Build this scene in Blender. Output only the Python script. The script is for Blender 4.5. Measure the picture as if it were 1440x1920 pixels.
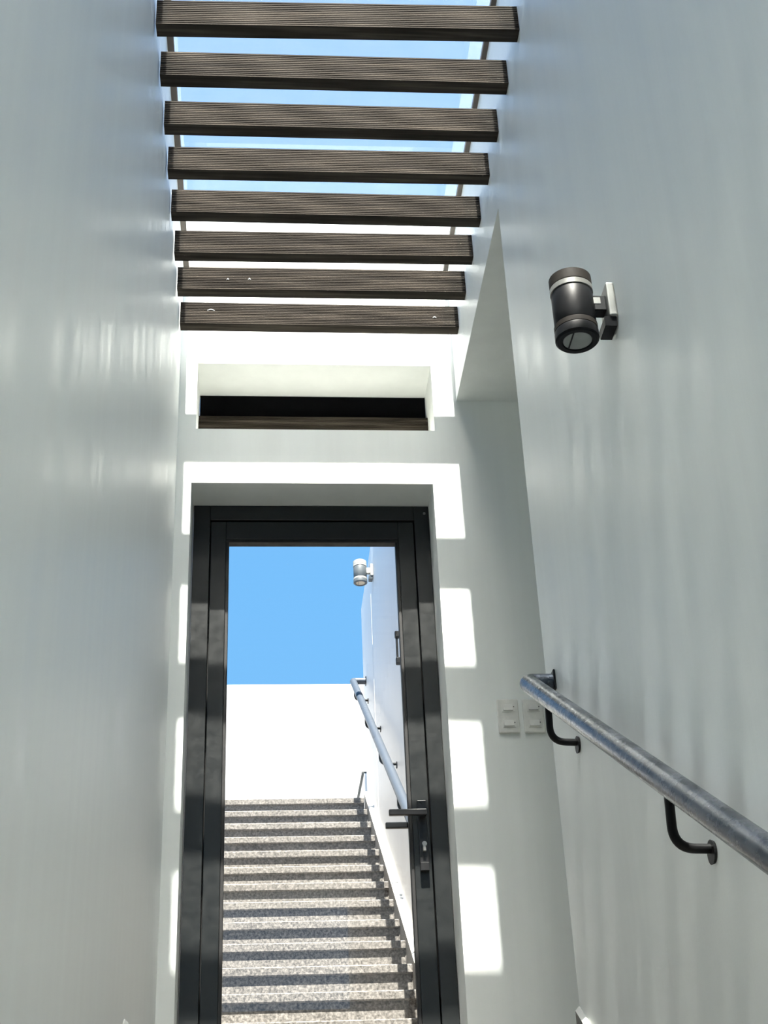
import bpy, bmesh, math, random
from mathutils import Vector, Matrix

for o in list(bpy.data.objects):
    bpy.data.objects.remove(o, do_unlink=True)
scene = bpy.context.scene
C = scene.collection
random.seed(7)

# ------------------------------------------------------------------ camera, sky, sun, exposure
# Coordinates below are metres measured from the photographer's eye: X right, Y along the stairwell, Z up.
ZO = 1.71                                   # eye height above the lower floor
FPX, PITCH, YAW, ROLL = 2648.45, 0.50957, 0.09844, -0.04452
fw = Vector((math.sin(YAW)*math.cos(PITCH), math.cos(YAW)*math.cos(PITCH), math.sin(PITCH)))
r0 = Vector((math.cos(YAW), -math.sin(YAW), 0)); u0 = r0.cross(fw)
ri = math.cos(ROLL)*r0 + math.sin(ROLL)*u0
up = -math.sin(ROLL)*r0 + math.cos(ROLL)*u0
cam = bpy.data.cameras.new('camera'); cam_o = bpy.data.objects.new('camera', cam); C.objects.link(cam_o)
cam.sensor_fit = 'HORIZONTAL'; cam.sensor_width = 36.0; cam.lens = FPX/1440*36.0
cam.clip_start = 0.05; cam.clip_end = 200
M = Matrix.Identity(4)
for i in range(3):
    M[i][0] = ri[i]; M[i][1] = up[i]; M[i][2] = -fw[i]
M.translation = (0, 0, ZO)
cam_o.matrix_world = M
scene.camera = cam_o

world = bpy.data.worlds.new('sky'); scene.world = world; world.use_nodes = True
wn, wl = world.node_tree.nodes, world.node_tree.links
wn.clear()
tc = wn.new('ShaderNodeTexCoord'); sp = wn.new('ShaderNodeSeparateXYZ'); rp = wn.new('ShaderNodeValToRGB')
bg = wn.new('ShaderNodeBackground'); wo = wn.new('ShaderNodeOutputWorld')
wl.new(tc.outputs['Generated'], sp.inputs[0]); wl.new(sp.outputs['Z'], rp.inputs[0])
cr = rp.color_ramp
cr.elements[0].position = 0.0; cr.elements[0].color = (0.26, 0.60, 1.0, 1)
cr.elements[1].position = 1.0; cr.elements[1].color = (0.24, 0.45, 0.92, 1)
e = cr.elements.new(0.45); e.color = (0.20, 0.54, 1.0, 1)
wl.new(rp.outputs[0], bg.inputs[0]); bg.inputs[1].default_value = 0.32
wl.new(bg.outputs[0], wo.inputs[0])

SUN_TAN = 2.47
sun = bpy.data.lights.new('sun', 'SUN'); sun_o = bpy.data.objects.new('sun', sun); C.objects.link(sun_o)
sun.energy = 8.0; sun.angle = math.radians(0.53); sun.color = (1.0, 0.95, 0.86)
sun_o.rotation_euler = Vector((0.02, 1.0, -SUN_TAN)).to_track_quat('-Z', 'Y').to_euler()
sun_o.location = (0, -4, 12)

vs = scene.view_settings
vs.view_transform = 'Standard'; vs.look = 'None'; vs.gamma = 1.0; vs.use_curve_mapping = False
vs.exposure = 1.8
cy = scene.cycles
cy.max_bounces = 24; cy.diffuse_bounces = 16; cy.glossy_bounces = 6; cy.transparent_max_bounces = 24; cy.blur_glossy = 0.0

# ------------------------------------------------------------------ measured plan
XL, XR = -0.3233, 0.7598          # faces of the side walls
D = 4.60                          # face of the wall with the door
DT = 4.85                         # its outer face
YE = 3.474                        # where the right wall stops and the side passage opens
ZS = 3.086                        # ceiling of the passage
ZL = 0.50                         # landing
ZG = 3.71                         # skylight frame
YB = -3.0                         # back of the stairwell
DX0, DX1, DZ = -0.266, 0.646, 2.706
WX0, WX1, WZ0, WZ1 = -0.255, 0.667, 2.946, 3.252

# ------------------------------------------------------------------ materials
def newmat(name):
    m = bpy.data.materials.new(name); m.use_nodes = True
    n, l = m.node_tree.nodes, m.node_tree.links
    return m, n, l, n['Principled BSDF']

def noise(n, l, scale, vec=(1, 1, 1), detail=4, rough=0.55):
    g = n.new('ShaderNodeNewGeometry'); mp = n.new('ShaderNodeMapping'); t = n.new('ShaderNodeTexNoise')
    mp.inputs['Scale'].default_value = vec
    l.new(g.outputs['Position'], mp.inputs[0]); l.new(mp.outputs[0], t.inputs['Vector'])
    t.inputs['Scale'].default_value = scale; t.inputs['Detail'].default_value = detail
    t.inputs['Roughness'].default_value = rough
    return t.outputs['Fac']

def ramp(n, l, fac, stops):
    r = n.new('ShaderNodeValToRGB'); l.new(fac, r.inputs[0])
    r.color_ramp.elements[0].position, r.color_ramp.elements[0].color = stops[0][0], (*stops[0][1], 1)
    r.color_ramp.elements[1].position, r.color_ramp.elements[1].color = stops[-1][0], (*stops[-1][1], 1)
    for p, c in stops[1:-1]:
        q = r.color_ramp.elements.new(p); q.color = (*c, 1)
    return r.outputs[0]

def maprange(n, l, v, a, b):
    m = n.new('ShaderNodeMapRange'); l.new(v, m.inputs[0])
    m.inputs['From Min'].default_value = 0.3; m.inputs['From Max'].default_value = 0.7
    m.inputs['To Min'].default_value = a; m.inputs['To Max'].default_value = b
    return m.outputs[0]

def bump(n, l, b, h, dist, strength, prev=None):
    q = n.new('ShaderNodeBump'); l.new(h, q.inputs['Height'])
    q.inputs['Distance'].default_value = dist; q.inputs['Strength'].default_value = strength
    if prev: l.new(prev, q.inputs['Normal'])
    l.new(q.outputs[0], b.inputs['Normal'])
    return q.outputs[0]

def paint_mat(name, col, r0_, r1_, streak=1.0):
    m, n, l, b = newmat(name)
    st = noise(n, l, 9.0, (1, 1, 0.045), 5, 0.6)
    lo = tuple(c*0.94 for c in col)
    l.new(ramp(n, l, st, [(0.32, lo), (0.68, col)]), b.inputs['Base Color'])
    l.new(maprange(n, l, st, r0_, r1_), b.inputs['Roughness'])
    b.inputs['Specular IOR Level'].default_value = 0.5
    p = bump(n, l, b, st, 0.006*streak, 0.45)
    bump(n, l, b, noise(n, l, 220, (1, 1, 1), 3), 0.0006, 0.25, p)
    return m

M_WALL = paint_mat('satin_white_wall_paint', (0.865, 0.89, 0.865), 0.33, 0.50)
M_END = paint_mat('matt_white_wall_paint', (0.87, 0.89, 0.86), 0.60, 0.72, 0.3)
M_OUT = paint_mat('outdoor_white_wall_paint', (0.85, 0.85, 0.85), 0.45, 0.6, 0.5)

def wood_mat():
    m, n, l, b = newmat('weathered_brown_ribbed_timber')
    g = noise(n, l, 30, (0.10, 2, 2), 4, 0.55)
    g2 = noise(n, l, 3.0, (1, 1, 1), 3)
    a = n.new('ShaderNodeMix'); a.data_type = 'RGBA'; a.blend_type = 'MULTIPLY'; a.inputs[0].default_value = 0.7
    l.new(ramp(n, l, g, [(0.3, (0.019, 0.0145, 0.0112)), (0.50, (0.043, 0.035, 0.0275)), (0.72, (0.098, 0.081, 0.065))]), a.inputs[6])
    l.new(ramp(n, l, g2, [(0.3, (0.7, 0.68, 0.66)), (0.7, (1, 1, 1))]), a.inputs[7])
    l.new(a.outputs[2], b.inputs['Base Color'])
    b.inputs['Roughness'].default_value = 0.8; b.inputs['Specular IOR Level'].default_value = 0.12
    bump(n, l, b, g, 0.001, 0.5)
    return m
M_WOOD = wood_mat()

def plain(name, col, rough=0.5, metal=0.0, spec=0.5, nz=None):
    m, n, l, b = newmat(name)
    f = noise(n, l, nz or 30, (1, 1, 1), 4)
    l.new(ramp(n, l, f, [(0.3, tuple(c*0.86 for c in col)), (0.7, col)]), b.inputs['Base Color'])
    l.new(maprange(n, l, f, rough*0.85, min(1, rough*1.15)), b.inputs['Roughness'])
    b.inputs['Metallic'].default_value = metal; b.inputs['Specular IOR Level'].default_value = spec
    return m
M_BLACK = plain('black_powder_coated_aluminium', (0.012, 0.014, 0.0145), 0.36)
M_BEAD = plain('black_rubber_glazing_bead', (0.008, 0.008, 0.009), 0.6)
M_STOP = M_BEAD
M_HAND = plain('black_satin_door_hardware', (0.012, 0.012, 0.013), 0.32)
M_LOCK = plain('worn_nickel_lock_cylinder', (0.35, 0.35, 0.34), 0.35, 0.9)
M_LAMPB = plain('black_painted_lamp_metal', (0.006, 0.0065, 0.0075), 0.45, 0.0, 0.16)
M_LAMPD = plain('dusty_dark_lamp_cap', (0.020, 0.0175, 0.015), 0.6, 0.0, 0.12, 60)
M_LAMPS = plain('scuffed_steel_lamp_ring', (0.32, 0.32, 0.30), 0.33, 0.6, 0.5, 14)
M_LAMPW = plain('faded_white_lamp_metal', (0.50, 0.485, 0.44), 0.5)
M_LAMPG = plain('grey_lamp_metal', (0.10, 0.115, 0.125), 0.5)
M_LENS = plain('frosted_lamp_lens', (0.26, 0.275, 0.265), 0.12)
M_AMBER = plain('warm_frosted_lamp_lens', (0.62, 0.50, 0.36), 0.25)
M_BRK = plain('black_painted_bracket_steel', (0.004, 0.004, 0.0045), 0.4, 0.0, 0.25)
M_SWITCH = plain('ivory_white_switch_plastic', (0.80, 0.79, 0.74), 0.35)
M_FRAME = plain('taupe_skylight_frame', (0.14, 0.115, 0.095), 0.5)
M_FLECK = plain('dried_white_paint', (0.8, 0.8, 0.78), 0.7)
M_SLOTBACK = plain('black_slot_backing', (0.002, 0.002, 0.0025), 0.5, 0.0, 0.03)
M_COPE = plain('dark_coping_stone', (0.05, 0.055, 0.05), 0.6)

def steel_mat(name, col, rough, metal):
    m, n, l, b = newmat(name)
    f = noise(n, l, 40, (1, 1, 1), 6, 0.7)
    f2 = noise(n, l, 6, (1, 1, 1), 3)
    a = n.new('ShaderNodeMix'); a.data_type = 'RGBA'; a.blend_type = 'MULTIPLY'; a.inputs[0].default_value = 1.0
    l.new(ramp(n, l, f, [(0.3, tuple(c*0.84 for c in col)), (0.7, col)]), a.inputs[6])
    l.new(ramp(n, l, f2, [(0.3, (0.88, 0.9, 0.92)), (0.7, (1, 1, 1))]), a.inputs[7])
    l.new(a.outputs[2], b.inputs['Base Color'])
    l.new(maprange(n, l, f, rough*0.8, rough*1.25), b.inputs['Roughness'])
    b.inputs['Metallic'].default_value = metal
    bump(n, l, b, f, 0.0004, 0.25)
    return m
M_RAIL = steel_mat('dark_galvanised_steel_pipe', (0.085, 0.097, 0.118), 0.26, 0.95)
M_RAILO = steel_mat('weathered_galvanised_steel_pipe', (0.07, 0.085, 0.108), 0.5, 0.25)

def stone_mat(name, dark, mid, light):
    m, n, l, b = newmat(name)
    f = noise(n, l, 75, (1, 1, 1), 5, 0.75)
    f2 = noise(n, l, 2.5, (1, 1, 1), 3)
    a = n.new('ShaderNodeMix'); a.data_type = 'RGBA'; a.blend_type = 'MULTIPLY'; a.inputs[0].default_value = 1.0
    l.new(ramp(n, l, f, [(0.36, dark), (0.5, mid), (0.64, light)]), a.inputs[6])
    l.new(ramp(n, l, f2, [(0.3, (0.86, 0.85, 0.84)), (0.7, (1, 1, 1))]), a.inputs[7])
    l.new(a.outputs[2], b.inputs['Base Color'])
    b.inputs['Roughness'].default_value = 0.75
    bump(n, l, b, f, 0.003, 0.6)
    return m
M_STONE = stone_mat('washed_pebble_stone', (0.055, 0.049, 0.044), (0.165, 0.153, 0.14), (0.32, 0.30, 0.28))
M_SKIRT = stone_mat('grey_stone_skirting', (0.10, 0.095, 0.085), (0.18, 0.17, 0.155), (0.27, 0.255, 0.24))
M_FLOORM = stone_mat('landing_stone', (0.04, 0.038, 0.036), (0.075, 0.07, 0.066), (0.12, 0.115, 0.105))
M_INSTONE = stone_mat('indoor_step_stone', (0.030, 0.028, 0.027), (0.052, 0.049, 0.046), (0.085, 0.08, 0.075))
M_SKIRTTOP = plain('sunlit_cream_bevel', (0.84, 0.82, 0.76), 0.5)  # sun highlight on the stone bevel, put into its colour as pale cream

def glass_mat(name, tint, haze):
    m = bpy.data.materials.new(name); m.use_nodes = True
    n, l = m.node_tree.nodes, m.node_tree.links; n.clear()
    out = n.new('ShaderNodeOutputMaterial'); tr = n.new('ShaderNodeBsdfTransparent'); gl = n.new('ShaderNodeBsdfGlossy')
    tr.inputs[0].default_value = (*tint, 1); gl.inputs['Roughness'].default_value = 0.0
    body = tr.outputs[0]
    if haze:
        tl = n.new('ShaderNodeBsdfTranslucent'); tl.inputs[0].default_value = (0.97, 0.97, 0.97, 1)
        mx = n.new('ShaderNodeMixShader')
        f = noise(n, l, 16, (1, 1, 1), 6, 0.7)
        l.new(maprange(n, l, f, haze*0.8, haze*1.2), mx.inputs[0])
        l.new(tr.outputs[0], mx.inputs[1]); l.new(tl.outputs[0], mx.inputs[2]); body = mx.outputs[0]
    lw = n.new('ShaderNodeLayerWeight'); lw.inputs[0].default_value = 0.5
    pw = n.new('ShaderNodeMath'); pw.operation = 'POWER'; pw.inputs[1].default_value = 5.0
    ma = n.new('ShaderNodeMath'); ma.operation = 'MULTIPLY_ADD'; ma.inputs[1].default_value = 0.9; ma.inputs[2].default_value = 0.045
    l.new(lw.outputs['Facing'], pw.inputs[0]); l.new(pw.outputs[0], ma.inputs[0])
    m2 = n.new('ShaderNodeMixShader'); l.new(ma.outputs[0], m2.inputs[0]); l.new(body, m2.inputs[1]); l.new(gl.outputs[0], m2.inputs[2])
    l.new(m2.outputs[0], out.inputs[0])
    return m
M_GLASS = glass_mat('clear_door_glass', (0.975, 0.985, 0.98), 0)
M_SKYGL = glass_mat('hazy_skylight_glass', (0.98, 0.99, 0.99), 0.028)
def frost_mat():
    m = bpy.data.materials.new('frosted_upper_glass_face'); m.use_nodes = True
    n, l = m.node_tree.nodes, m.node_tree.links; n.clear()
    out = n.new('ShaderNodeOutputMaterial'); tr = n.new('ShaderNodeBsdfTransparent'); rf = n.new('ShaderNodeBsdfRefraction')
    tr.inputs[0].default_value = (0.98, 0.99, 0.99, 1); rf.inputs['Color'].default_value = (0.97, 0.98, 0.98, 1)
    rf.inputs['Roughness'].default_value = 0.55; rf.inputs['IOR'].default_value = 1.45
    mx = n.new('ShaderNodeMixShader')
    l.new(maprange(n, l, noise(n, l, 16, (1, 1, 1), 6, 0.7), 0.11, 0.18), mx.inputs[0])
    l.new(tr.outputs[0], mx.inputs[1]); l.new(rf.outputs[0], mx.inputs[2]); l.new(mx.outputs[0], out.inputs[0])
    return m
M_FROST = frost_mat()
M_EDGE = glass_mat('milky_edge_strip', (0.97, 0.99, 1.0), 0.02)  # translucent strips along the skylight glass edges, slightly paler than the glass

# ------------------------------------------------------------------ mesh helpers
def box_bm(bm, x0, x1, y0, y1, z0, z1, bev=0.0, seg=1):
    b2 = bmesh.new()
    vs_ = [b2.verts.new((x, y, z)) for x in (x0, x1) for y in (y0, y1) for z in (z0, z1)]
    for f in ((0, 1, 3, 2), (4, 6, 7, 5), (0, 4, 5, 1), (2, 3, 7, 6), (0, 2, 6, 4), (1, 5, 7, 3)):
        b2.faces.new([vs_[i] for i in f])
    if bev:
        bmesh.ops.bevel(b2, geom=b2.edges[:], offset=bev, segments=seg, affect='EDGES', profile=0.5)
    bmesh.ops.recalc_face_normals(b2, faces=b2.faces[:])
    me = bpy.data.meshes.new('tmp'); b2.to_mesh(me); b2.free(); bm.from_mesh(me); bpy.data.meshes.remove(me)

def boxes(lst, bev=0.0, seg=1):
    bm = bmesh.new()
    for b in lst: box_bm(bm, *b, bev=bev, seg=seg)
    return bm

def prism(poly, x0, x1, bm=None):
    """extrude a (y, z) polygon along X"""
    bm = bm or bmesh.new()
    a = [bm.verts.new((x0, y, z)) for y, z in poly]; b = [bm.verts.new((x1, y, z)) for y, z in poly]
    n = len(poly)
    bm.faces.new(a); bm.faces.new(b[::-1])
    for i in range(n): bm.faces.new([a[i], b[i], b[(i+1) % n], a[(i+1) % n]])
    bmesh.ops.recalc_face_normals(bm, faces=bm.faces[:])
    return bm

def tube(path, r, n=20, bm=None, cap=True):
    bm = bm or bmesh.new(); P = [Vector(p) for p in path]; rings = []
    t0 = (P[1]-P[0]).normalized(); ref = Vector((0, 0, 1)) if abs(t0.z) < 0.9 else Vector((1, 0, 0))
    u = t0.cross(ref).normalized()
    for i, p in enumerate(P):
        a = (P[i]-P[i-1]).normalized() if i else t0
        b = (P[i+1]-P[i]).normalized() if i < len(P)-1 else a
        t = (a+b).normalized(); u = (u - t*u.dot(t)).normalized(); v = t.cross(u)
        k = 1/max(0.5, math.sqrt((1+a.dot(b))/2))
        rings.append([bm.verts.new(p + (u*math.cos(2*math.pi*j/n) + v*math.sin(2*math.pi*j/n))*r*(k if a.dot(b) < .9 else 1)) for j in range(n)])
    for i in range(len(rings)-1):
        for j in range(n):
            f = bm.faces.new([rings[i][j], rings[i][(j+1) % n], rings[i+1][(j+1) % n], rings[i+1][j]]); f.smooth = True
    if cap: bm.faces.new(rings[0][::-1]); bm.faces.new(rings[-1])
    bmesh.ops.recalc_face_normals(bm, faces=bm.faces[:])
    return bm

def lathe(profile, cx, cy, n=40, bm=None):
    """profile of (radius, z) about a vertical axis"""
    bm = bm or bmesh.new(); rings = []
    for r, z in profile:
        rings.append([bm.verts.new((cx+r*math.cos(2*math.pi*j/n), cy+r*math.sin(2*math.pi*j/n), z)) for j in range(n)])
    for i in range(len(rings)-1):
        for j in range(n):
            f = bm.faces.new([rings[i][j], rings[i][(j+1) % n], rings[i+1][(j+1) % n], rings[i+1][j]]); f.smooth = True
    bm.faces.new(rings[0][::-1]); bm.faces.new(rings[-1])
    bmesh.ops.recalc_face_normals(bm, faces=bm.faces[:])
    return bm

def arc_path(a, corner, b, r, n=8):
    """points from a to b with the corner rounded to radius r"""
    a, c, b = Vector(a), Vector(corner), Vector(b)
    p, q = c+(a-c).normalized()*r, c+(b-c).normalized()*r
    return [a] + [(1-t)**2*p + 2*t*(1-t)*c + t*t*q for t in [i/n for i in range(n+1)]] + [b]

ORG = {}
def tag(o, label=None, cat=None, group=None, kind=None):
    if label: o['label'] = label
    if cat: o['category'] = cat
    if group: o['group'] = group
    if kind: o['kind'] = kind
    return o

def thing(name, origin, label=None, cat=None, group=None, kind=None):
    o = bpy.data.objects.new(name, None); C.objects.link(o); o.empty_display_size = 0.1
    o.location = Vector(origin)+Vector((0, 0, ZO)); ORG[o.name] = Vector(origin)
    return tag(o, label, cat, group, kind)

def obj(name, bm, mat, parent=None, origin=None, sharp=30):
    """link a bmesh (eye coordinates) as one mesh object, under its parent or at its own base"""
    if origin is None:
        if parent is not None: origin = ORG[parent.name]
        else:
            xs = [v.co for v in bm.verts]
            origin = Vector((sum(v.x for v in xs)/len(xs), sum(v.y for v in xs)/len(xs), min(v.z for v in xs)))
    origin = Vector(origin)
    for v in bm.verts: v.co -= origin
    me = bpy.data.meshes.new(name); bm.to_mesh(me); bm.free()
    me.materials.append(mat)
    o = bpy.data.objects.new(name, me); C.objects.link(o)
    if any(p.use_smooth for p in me.polygons):
        me.set_sharp_from_angle(angle=math.radians(sharp))
    ORG[o.name] = origin
    if parent is not None:
        o.parent = parent; o.location = origin-ORG[parent.name]
    else:
        o.location = origin+Vector((0, 0, ZO))
    return o

def struct(name, lst, mat, label, cat, bev=0.0):
    return tag(obj(name, boxes(lst, bev) if isinstance(lst, list) else lst, mat), label, cat, None, 'structure')

# ------------------------------------------------------------------ the stairwell shell
XLO, XRO, XP = -0.56, 0.96, 3.6
struct('wall_left', [(XLO, XL, YB, D, -ZO, ZG)], M_WALL,
       'tall satin white stairwell wall without handrail or lamp', 'wall')
struct('wall_right', [(XR, XRO, YB, YE, -ZO, ZG), (XRO, XP, YE-0.2, YE, ZL-0.2, ZS), (XR, XP, YE, D, ZS, ZG)], M_WALL,
       'tall satin white stairwell wall carrying black lamp and handrail', 'wall')
XA, XB_ = XLO, XP+0.2
wall_end = struct('wall_front', [
    (XA, DX0, D, DT, ZL-0.2, DZ), (DX1, XB_, D, DT, ZL-0.2, DZ),
    (XA, XB_, D, DT, DZ, WZ0), (XA, WX0, D, DT, WZ0, WZ1), (WX1, XB_, D, DT, WZ0, WZ1),
    (XA, XB_, D, DT, WZ1, 3.975)], M_END, 'sun striped white wall with glazed door and slot above it', 'wall')
struct('wall_passage', [(XP, XP+0.2, YE-0.2, D, ZL-0.2, ZG)], M_END, 'white end wall of the side passage', 'wall')
struct('wall_back', [(XLO, XRO, YB-0.15, YB, -ZO, 2.2)], M_END, 'white wall at the foot of the stairs', 'wall')
struct('ceiling', [(XLO, XRO, YB-0.15, -1.6, 3.1, 3.3), (XLO, XRO, -1.7, -1.6, 3.3, ZG)], M_END,
       'white ceiling over the foot of the stairs', 'ceiling')
STEP_T, STEP_R, YN = 0.295, 0.17, 3.42
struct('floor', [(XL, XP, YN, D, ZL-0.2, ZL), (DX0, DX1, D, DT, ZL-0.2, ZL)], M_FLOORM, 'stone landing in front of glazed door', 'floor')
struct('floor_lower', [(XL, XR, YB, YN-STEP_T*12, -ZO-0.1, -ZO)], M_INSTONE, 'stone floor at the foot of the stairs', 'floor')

# indoor stairs
st = thing('indoor_staircase', (0.22, YN-STEP_T*12, -ZO), 'stone indoor steps climbing to the landing', 'staircase', None, 'structure')
for j in range(1, 13):
    y, z = YN-STEP_T*j, ZL-STEP_R*j
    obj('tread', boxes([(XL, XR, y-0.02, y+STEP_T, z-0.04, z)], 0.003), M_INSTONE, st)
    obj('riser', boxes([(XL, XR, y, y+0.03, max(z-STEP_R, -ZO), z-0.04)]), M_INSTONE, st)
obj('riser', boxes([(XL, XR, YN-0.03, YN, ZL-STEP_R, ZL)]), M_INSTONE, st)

# sloping stone skirtings with a bevelled top
def skirting(name, label, xw, side, y0, y1, slope, ztop1, h, th, mat_face, mat_top):
    t = thing(name, (xw, y0, ztop1-slope*(y1-y0)-h), label, 'skirting', None, 'structure')
    xi = xw+side*th
    z0 = ztop1-slope*(y1-y0)
    bv = min(th*0.8, 0.011)
    poly = [(y0, z0-bv-h), (y1, ztop1-bv-h), (y1, ztop1-bv), (y0, z0-bv)]
    obj('skirting_face', prism(poly, min(xw, xi), max(xw, xi)), mat_face, t)
    bm = bmesh.new()
    q = []
    for y, z in ((y0, z0), (y1, ztop1)):
        q.append([bm.verts.new(p) for p in ((xw, y, z-bv), (xi, y, z-bv), (xi-side*bv, y, z), (xw, y, z))])
    for i in range(4): bm.faces.new([q[0][i], q[0][(i+1) % 4], q[1][(i+1) % 4], q[1][i]])
    bm.faces.new(q[0]); bm.faces.new(q[1][::-1])
    bmesh.ops.recalc_face_normals(bm, faces=bm.faces[:])
    obj('bevelled_top', bm, mat_top, t)
    return t
SL = STEP_R/STEP_T
skirting('baseboard_right', 'sloping stone skirting at foot of wall carrying indoor handrail', XR, -1, -0.1, YE, SL, 0.598, 0.14, 0.012, M_SKIRT, M_SKIRTTOP)
skirting('baseboard_left', 'sloping stone skirting at foot of bare indoor wall', XL, 1, -0.1, 3.55, SL, 0.610, 0.14, 0.012, M_SKIRT, M_SKIRTTOP)

# ------------------------------------------------------------------ outdoors, beyond the door
SY0, SZ0, ST, SR = 6.337, 1.061, 0.2739, 0.17
XS = 0.7205
RWE, RWZ = 9.826, 4.655
wo_r = struct('wall_outdoor_right', [(XR, XRO, DT, 5.7, 0.0, 4.1), (XR, XRO, 5.7, RWE, 0.0, RWZ)], M_OUT,
       'tall white outdoor wall carrying handrail and white lamp', 'wall')
struct('wall_outdoor_left', [(XLO, XL-0.02, DT, 10.8, 0.0, 4.3)], M_OUT, 'white outdoor wall facing the outdoor handrail', 'wall')
struct('wall_outdoor_back', [(XLO, 3.0, 10.8, 10.95, 2.6, 4.442)], M_OUT, 'glaring white parapet wall above top outdoor step', 'wall')
struct('floor_outdoor', [(XL-0.02, XR, DT, SY0-3*ST+0.05, 0.2, 0.46)], M_FLOORM, 'outdoor stone landing behind glazed door', 'floor')
struct('floor_upper', [(XL-0.02, 3.0, SY0+12*ST+0.25, 10.8, 2.9, 3.101)], M_FLOORM, 'upper stone landing beyond the outdoor steps', 'floor')
ost = thing('outdoor_staircase', (0.2, SY0-3*ST, 0.46), 'pebbled stone outdoor staircase seen through the door glass', 'staircase', None, 'structure')
for k in range(-3, 13):
    y, z = SY0+ST*k, SZ0+SR*k
    rj = random.uniform(-0.003, 0.003)
    obj('tread', boxes([(XL-0.02, XS, y, y+ST+0.03, z-0.043, z)], 0.005), M_STONE, ost)
    obj('riser', boxes([(XL-0.02, XS, y+0.019+rj, y+0.06, max(0.3, z-SR), z-0.043)]), M_STONE, ost)
sk_o = skirting('baseboard_outdoor', 'sloping grey stone skirting beside the outdoor steps', XR, -1, 5.45, 9.62, SR/ST, SZ0+SR/ST*(9.62-SY0)+0.045, 0.30, XR-XS-0.001, M_SKIRT, M_SKIRTTOP)
kb = thing('landing_kerb', (0.83, 10.45, 3.1), 'low white kerb with dark coping beyond the top outdoor step', 'kerb')
obj('kerb_wall', boxes([(0.765, 0.90, 10.15, 10.795, 3.1015, 3.455)]), M_OUT, kb)
obj('coping', boxes([(0.748, 0.92, 10.15, 10.795, 3.456, 3.472)], 0.002), M_COPE, kb)
obj('joint_strip', boxes([(XR-0.001, XR+0.002, 8.90, 8.905, 1.9, 4.34)]), M_OUT, wo_r)
obj('ground_slab', boxes([(-0.6, 3.0, DT, 10.95, -0.3, -0.1)]), M_FLOORM)
tag(bpy.data.objects['ground_slab'], 'bare ground slab beneath the outdoor steps', 'ground', None, 'structure')

# ------------------------------------------------------------------ glazed door
YF, YLF = 4.770, 4.779            # faces of frame and leaf
door = thing('door_1', ((DX0+DX1)/2, YF, ZL), 'black aluminium framed glass door at the head of the indoor stairs', 'door', None, 'structure')
JL, JR, HB = -0.197, 0.585, 2.640
obj('frame_jamb', boxes([(DX0+0.004, JL-0.002, YF, 4.83, ZL, DZ-0.002)], 0.0015), M_BLACK, door)
obj('frame_jamb', boxes([(JR+0.002, DX1-0.002, YF, 4.83, ZL, DZ-0.002)], 0.0015), M_BLACK, door)
obj('frame_head', boxes([(JL-0.002, JR+0.002, YF, 4.83, HB+0.002, DZ-0.002)], 0.0015), M_BLACK, door)
GX0, GX1, GZ0, GZ1 = -0.126, 0.511, 0.72, 2.551
BD = 0.012
leaf = thing('door_leaf', ((DX0+DX1)/2, YLF, ZL)); leaf.parent = door; leaf.location = (0, YLF-YF, 0)
def lp(name, b, mat, bev=0.0015): return obj(name, boxes([b], bev), mat, leaf)
lp('stile', (JL+0.002, GX0-BD, YLF, 4.825, ZL+0.006, HB-0.002), M_BLACK)
lp('stile', (GX1+BD, JR-0.002, YLF, 4.825, ZL+0.006, HB-0.002), M_BLACK)
lp('top_rail', (GX0-BD, GX1+BD, YLF, 4.825, GZ1+BD, HB-0.002), M_BLACK)
lp('bottom_rail', (GX0-BD, GX1+BD, YLF, 4.825, ZL+0.006, GZ0-BD), M_BLACK)
lp('glazing_bead', (GX0-BD, GX0, YLF+0.004, 4.820, GZ0, GZ1), M_BEAD)
lp('glazing_bead', (GX1, GX1+BD, YLF+0.004, 4.820, GZ0, GZ1), M_BEAD)
lp('glazing_bead', (GX0-BD, GX1+BD, YLF+0.004, 4.820, GZ1, GZ1+BD), M_BEAD)
lp('glazing_bead', (GX0-BD, GX1+BD, YLF+0.004, 4.820, GZ0-BD, GZ0), M_BEAD)
tag(lp('glass_pane', (GX0, GX1, 4.797, 4.803, GZ0, GZ1), M_GLASS, 0), 'clear glass pane')
HX, HZ = 0.557, 1.466
def handle(sgn, yface, ylev, label):
    t = lambda *b: boxes([b], 0.002)
    y0, y1 = sorted((yface, yface+sgn*0.011))
    bm = t(HX-0.016, HX+0.016, y0, y1, 1.303, 1.524)
    y0, y1 = sorted((ylev-0.009, ylev+0.009))
    box_bm(bm, 0.437, HX+0.012, y0, y1, HZ-0.0105, HZ+0.0105, bev=0.0025)
    y0, y1 = sorted((yface, ylev))
    box_bm(bm, HX-0.010, HX+0.010, y0, y1, HZ-0.0100, HZ+0.0100, bev=0.002)
    return tag(obj('lever_handle', bm, M_HAND, leaf), label)
handle(-1, YLF, 4.722, 'black lever handle on tall backplate')
handle(1, 4.825, 4.872, 'black lever handle on the outdoor side')
cyl = bmesh.new()
bmesh.ops.create_cone(cyl, cap_ends=True, segments=20, radius1=0.0085, radius2=0.0085, depth=0.018,
                      matrix=Matrix.Translation((HX+0.001, 4.762, 1.366)) @ Matrix.Rotation(math.pi/2, 4, 'X'))
box_bm(cyl, HX-0.0045, HX+0.0065, 4.754, 4.770, 1.341, 1.366, bev=0.002)
tag(obj('lock_cylinder', cyl, M_LOCK, leaf), 'worn nickel lock cylinder')
obj('keyhole_flap', boxes([(HX-0.016, HX+0.015, 4.756, 4.779, 1.274, 1.303)], 0.002), M_HAND, leaf)
scr = bmesh.new()
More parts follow.
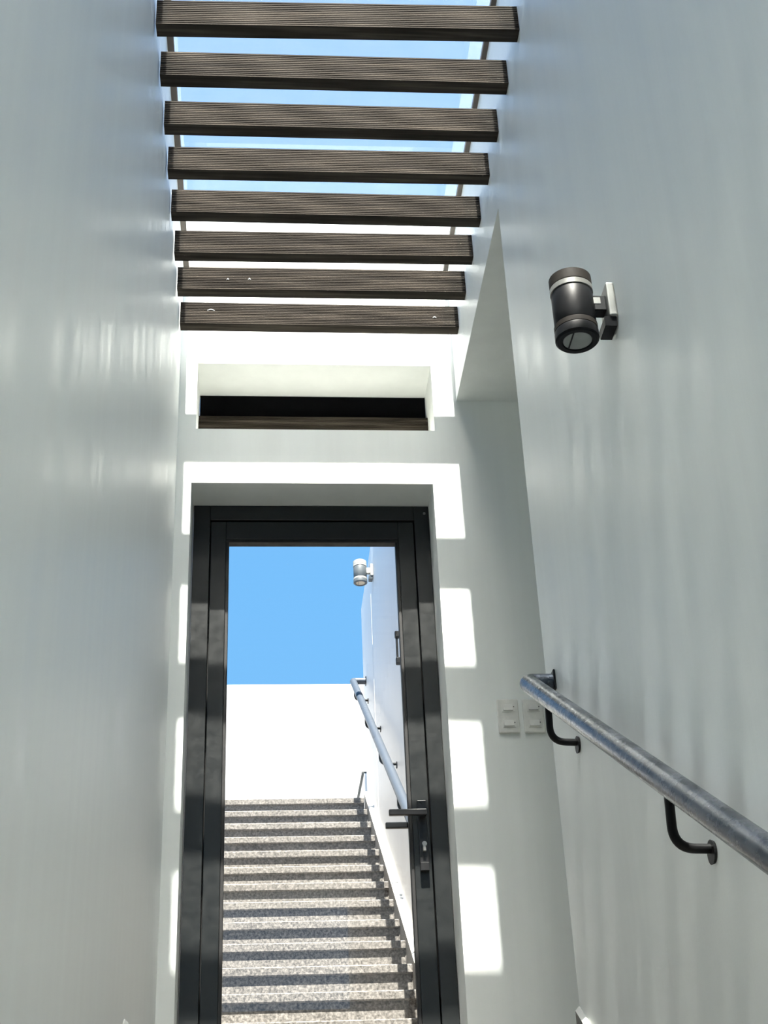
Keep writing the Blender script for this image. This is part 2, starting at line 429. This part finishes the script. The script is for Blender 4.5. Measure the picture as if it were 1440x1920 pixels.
bmesh.ops.create_cone(scr, cap_ends=True, segments=14, radius1=0.006, radius2=0.004, depth=0.004,
                      matrix=Matrix.Translation((0.628, YF-0.002, 2.672)) @ Matrix.Rotation(math.pi/2, 4, 'X'))
obj('screw', scr, M_LOCK, door)
for b in ((JL-0.012, JL+0.012, 4.8255, 4.836, ZL, HB+0.01), (JR-0.012, JR+0.012, 4.8255, 4.836, ZL, HB+0.01), (JL+0.012, JR-0.012, 4.8255, 4.836, HB-0.012, HB+0.012)):
    obj('door_stop', boxes([b]), M_STOP, door)

# ------------------------------------------------------------------ slot opening above the door
win = thing('window_1', ((WX0+WX1)/2, 4.835, WZ0), 'narrow slot opening with black back above the glazed door', 'window', None, 'structure')
obj('pane', boxes([(WX0+0.002, WX1-0.002, 4.826, 4.842, WZ0+0.002, WZ1-0.002)]), M_SLOTBACK, win)  # one opaque black sheet across the back of the slot

# ------------------------------------------------------------------ ribbed timber beams
ZB, ZT, BW = 3.2945, 3.396, 0.0495
NR = 13
def beam_poly(h, w):
    p = h/NR; g = 0.0026
    front, back = [], []
    for i in range(NR):
        z = i*p
        front += [(0.0, z+p*0.10), (0.0, z+p*0.66), (g, z+p*0.74), (g, z+p*0.98)]
    front = [(0.002, 0.0)] + front + [(0.002, h)]
    back = [(w-y, z) for y, z in front][::-1]
    return front + back
def beam_mesh(x0, x1, h, w):
    bm = prism(beam_poly(h, w), x0, x1)
    me = bpy.data.meshes.new('ribbed_beam'); bm.to_mesh(me); bm.free(); me.materials.append(M_WOOD)
    return me
XM = (XL+XR)/2
bme = beam_mesh(-0.317-XM, 0.7590-XM, ZT-ZB, BW)
ords = 'first second third fourth fifth sixth seventh eighth ninth tenth eleventh twelfth thirteenth fourteenth fifteenth sixteenth seventeenth eighteenth nineteenth twentieth'.split()
ends = [(2.948, 2.925), (3.145, 3.137), (3.351, 3.346), (3.557, 3.548), (3.765, 3.765), (3.980, 3.971), (4.186, 4.179), (4.397, 4.397)]
ends = [(2.948-0.2085*i, 2.930-0.2085*i) for i in range(12, 0, -1)] + ends
for i, (ya, yb) in enumerate(ends[::-1]):
    o = bpy.data.objects.new('timber_batten', bme); C.objects.link(o)
    o.location = (XM, (ya+yb)/2, ZB+ZO); o.rotation_euler = (0, 0, math.atan2(yb-ya, 1.07))
    ORG[o.name] = Vector((XM, (ya+yb)/2, ZB))
    tag(o, f'ribbed brown timber beam under the skylight, {ords[i]} from wall with door', 'beam', 'ribbed timber beams under the skylight')
    flk = {0: [(-0.200, 3.361, .030), (0.666, 3.342, .016)], 1: [(-0.131, 3.342, .010), (-0.051, 3.344, .012)], 2: []}.get(i, [])
    for fx, fz, fl in flk:
        b2 = bmesh.new(); bmesh.ops.create_icosphere(b2, subdivisions=2, radius=1)
        yy = (ya+yb)/2
        for v in b2.verts: v.co = Vector((fx+v.co.x*fl/2, yy+v.co.y*0.002, fz+v.co.z*0.0028+0.004*math.cos(v.co.x*2)-0.004))
        f = obj('paint_fleck', b2, M_FLECK, o)
sb = tag(obj('timber_batten', prism([(4.776+y, 3.020+z) for y, z in beam_poly(0.1015, 0.047)], WX0+0.001, WX1-0.001), M_WOOD),
         'ribbed brown timber beam lying in the slot above the door', 'beam')

# ------------------------------------------------------------------ skylight
sky = thing('skylight', (XM, 2.6, ZG), 'long hazy glass skylight above the timber beams', 'skylight')
YS0 = -1.6
obj('frame_rail', boxes([(XL-0.03, XL+0.0215, YS0, D-0.001, ZG+0.0005, ZG+0.020)], 0.001), M_FRAME, sky)
obj('frame_rail', boxes([(XR-0.0175, XR+0.03, YS0, D-0.001, ZG+0.0005, ZG+0.020)], 0.001), M_FRAME, sky)
obj('frame_rail', boxes([(XL+0.0215, XR-0.0175, D-0.009, D-0.001, ZG+0.006, ZG+0.020)], 0.001), M_FRAME, sky)
obj('frame_rail', boxes([(XL+0.0215, XR-0.0175, YS0, YS0+0.03, ZG+0.0005, ZG+0.020)], 0.001), M_FRAME, sky)
gp = boxes([(XL-0.03, XR+0.03, YS0, D-0.001, ZG+0.0205, ZG+0.0285)])
gp.normal_update()
for f in gp.faces:
    if f.normal.z > 0.9:
        f.normal_flip(); f.material_index = 1
obj('glass_pane', gp, M_SKYGL, sky).data.materials.append(M_FROST)
obj('pane_edge_strip', boxes([(XR-0.062, XR-0.0175, YS0+0.03, D-0.009, ZG+0.0165, ZG+0.0203)]), M_EDGE, sky)
obj('pane_edge_strip', boxes([(XL+0.0215, XL+0.034, YS0+0.03, D-0.009, ZG+0.0165, ZG+0.0203)]), M_EDGE, sky)

# ------------------------------------------------------------------ wall lamps
def wall_lamp(name, label, y, zc, mats):
    mb, mt, mr, ml, mcap = mats
    cx = 0.672
    t = thing(name, (XR, y, zc-0.08), label, 'lamp', 'cylinder wall lamps')
    R = 0.0465
    obj('body', lathe([(R-0.002, zc-0.047), (R-0.001, zc-0.045), (R-0.001, zc+0.036), (R-0.002, zc+0.038)], cx, y), mb, t)
    obj('upper_ring', lathe([(R-0.004, zc+0.0382), (R+0.0005, zc+0.0395), (R+0.0005, zc+0.052), (R-0.004, zc+0.0535)], cx, y), mr, t)
    obj('upper_cap', lathe([(R-0.002, zc+0.0537), (R, zc+0.055), (R, zc+0.079), (R-0.006, zc+0.083), (R-0.012, zc+0.083)], cx, y), mt, t)
    obj('lower_ring', lathe([(R-0.004, zc-0.0615), (R+0.0005, zc-0.0605), (R+0.0005, zc-0.0485), (R-0.004, zc-0.0472)], cx, y), mt, t)
    # lower cap is a hollow ring with the lens set inside
    n = 40; bm = bmesh.new(); prof = [(R, zc-0.062), (R+0.001, zc-0.066), (R+0.001, zc-0.083), (R-0.003, zc-0.087), (R-0.013, zc-0.087), (R-0.015, zc-0.083), (R-0.015, zc-0.064)]
    rings = [[bm.verts.new((cx+r*math.cos(2*math.pi*j/n), y+r*math.sin(2*math.pi*j/n), z)) for j in range(n)] for r, z in prof]
    for i in range(len(rings)):
        a, b = rings[i], rings[(i+1) % len(rings)]
        for j in range(n):
            f = bm.faces.new([a[j], a[(j+1) % n], b[(j+1) % n], b[j]]); f.smooth = True
    bmesh.ops.recalc_face_normals(bm, faces=bm.faces[:])
    obj('lower_cap', bm, mcap, t)
    lens = obj('lens', lathe([(R-0.0155, zc-0.0845), (R-0.0155, zc-0.078)], cx, y), ml, t)
    obj('bezel_bar', boxes([(cx-0.0155, cx-0.0125, y-0.028, y+0.028, zc-0.0862, zc-0.0848)]), mcap, lens)
    obj('arm', boxes([(cx+R-0.004, XR-0.018, y-0.015, y+0.015, zc-0.012, zc+0.028)], 0.002), mb if mb is not M_LAMPG else M_LAMPW, t)
    pl = boxes([(XR-0.019, XR-0.0005, y-0.034, y+0.034, zc-0.040, zc+0.050)], 0.004, 2)
    plate = obj('back_plate', pl, M_LAMPS if mb is not M_LAMPG else M_LAMPW, t)
    w = prism([(y-0.026, zc-0.062), (y+0.026, zc-0.062), (y+0.030, zc-0.0405), (y-0.030, zc-0.0405)], XR-0.030, XR-0.004)
    obj('cable_gland', w, M_LAMPB if mb is not M_LAMPG else M_LAMPG, plate)
    obj('band', boxes([(cx+R-0.0045, cx+R+0.012, y-0.0158, y+0.0158, zc+0.004, zc+0.022)], 0.001), mr, t)
    return t
wall_lamp('wall_lamp', 'black cylinder lamp on indoor wall above the handrail', 2.42, 1.866, (M_LAMPB, M_LAMPD, M_LAMPS, M_LENS, M_LAMPB))
wall_lamp('wall_lamp', 'faded white cylinder lamp on outdoor wall, seen through door glass', 8.67, 4.392, (M_LAMPG, M_LAMPW, M_LAMPW, M_AMBER, M_LAMPG))

# ------------------------------------------------------------------ handrails
def handrail(name, label, xr, y_lo, y_hi, z_hi, slope, rad, brackets, mat, collar=None):
    t = thing(name, (xr, y_lo, z_hi-slope*(y_hi-y_lo)), label, 'handrail', 'pipe handrails')
    zf = lambda y: z_hi-slope*(y_hi-y)
    top = Vector((xr, y_hi, z_hi))
    obj('rail', tube(arc_path((xr, y_lo, zf(y_lo)), top, (XR-0.006, y_hi, z_hi), 0.022, 6), rad, 28), mat, t)
    obj('end_plate', boxes([(XR-0.006, XR-0.0005, y_hi-rad-0.004, y_hi+rad+0.004, z_hi-rad-0.004, z_hi+rad+0.004)], 0.002), M_BRK, t)
    for (yb, drop) in brackets:
        zb = zf(yb)
        rr = 0.0085
        path = arc_path((xr, yb, zb-rad*0.9), (xr, yb+0.012, zb-drop), (XR-0.006, yb+0.018, zb-drop), 0.038, 10)
        br = obj('bracket', tube(path, rr, 14), M_BRK, t)
        bm = bmesh.new()
        bmesh.ops.create_cone(bm, cap_ends=True, segments=20, radius1=0.021, radius2=0.019, depth=0.0055,
                              matrix=Matrix.Translation((XR-0.0033, yb+0.018, zb-drop-0.006)) @ Matrix.Rotation(math.pi/2, 4, 'Y'))
        obj('mounting_disc', bm, M_BRK, br)
    if collar:
        a = Vector((xr, collar-0.018, zf(collar-0.018))); b = Vector((xr, collar+0.018, zf(collar+0.018)))
        obj('collar', tube([a, b], rad+0.002, 28), M_BRK, t)
    return t
handrail('handrail', 'dark steel pipe handrail on indoor wall beside the light switches', 0.690, -0.35, 3.385, 1.3915, 0.577, 0.024,
         [(3.165, 0.110), (2.285, 0.112), (1.405, 0.11), (0.525, 0.11)], M_RAIL)
handrail('handrail', 'weathered pale steel pipe handrail on outdoor wall behind the glass', 0.665, 5.55, 9.58, 3.962, 0.605, 0.0245,
         [(9.42, 0.11), (8.50, 0.11), (7.57, 0.11), (6.64, 0.11), (5.70, 0.11)], M_RAILO, 8.99)

# small black pull bar fixed to the outdoor wall near the door
pb = thing('pull_bar', (XR, 7.12, 3.04), 'small black metal pull bar on outdoor wall behind the door stile', 'bracket')
obj('mount', boxes([(XR-0.028, XR-0.0005, 7.105, 7.135, 3.20, 3.238)], 0.004), M_BRK, pb)
obj('mount', boxes([(XR-0.028, XR-0.0005, 7.105, 7.135, 3.042, 3.08)], 0.004), M_BRK, pb)
obj('bar', boxes([(XR-0.024, XR-0.012, 7.112, 7.128, 3.08, 3.20)], 0.002), M_BRK, pb)

# ------------------------------------------------------------------ light switches
def switch(x0, x1, label):
    z0, z1 = 1.702, 1.827
    t = thing('light_switch', ((x0+x1)/2, D, z0), label, 'switch', 'light switches')
    obj('plate', boxes([(x0, x1, D-0.011, D-0.0004, z0, z1)], 0.0042, 3), M_SWITCH, t)
    xc = (x0+x1)/2+0.001
    for zc in (1.795, 1.737):
        obj('insert', boxes([(xc-0.023, xc+0.023, D-0.0125, D-0.0108, zc-0.0165, zc+0.0165)], 0.0006), M_SWITCH, t)
        rk = obj('rocker', prism([(D-0.0126, zc-0.011), (D-0.0185, zc-0.011), (D-0.0126, zc+0.012)], xc-0.018, xc+0.016), M_SWITCH, t)
        bm = bmesh.new()
        bmesh.ops.create_cone(bm, cap_ends=True, segments=10, radius1=0.0018, radius2=0.0018, depth=0.002,
                              matrix=Matrix.Translation((xc+0.0195, D-0.0132, zc+0.002)) @ Matrix.Rotation(math.pi/2, 4, 'X'))
        obj('indicator', bm, M_BRK, rk)
    return t
switch(0.819, 0.894, 'white double light switch nearer the glazed door')
switch(0.909, 0.983, 'white double light switch partly behind indoor handrail end')
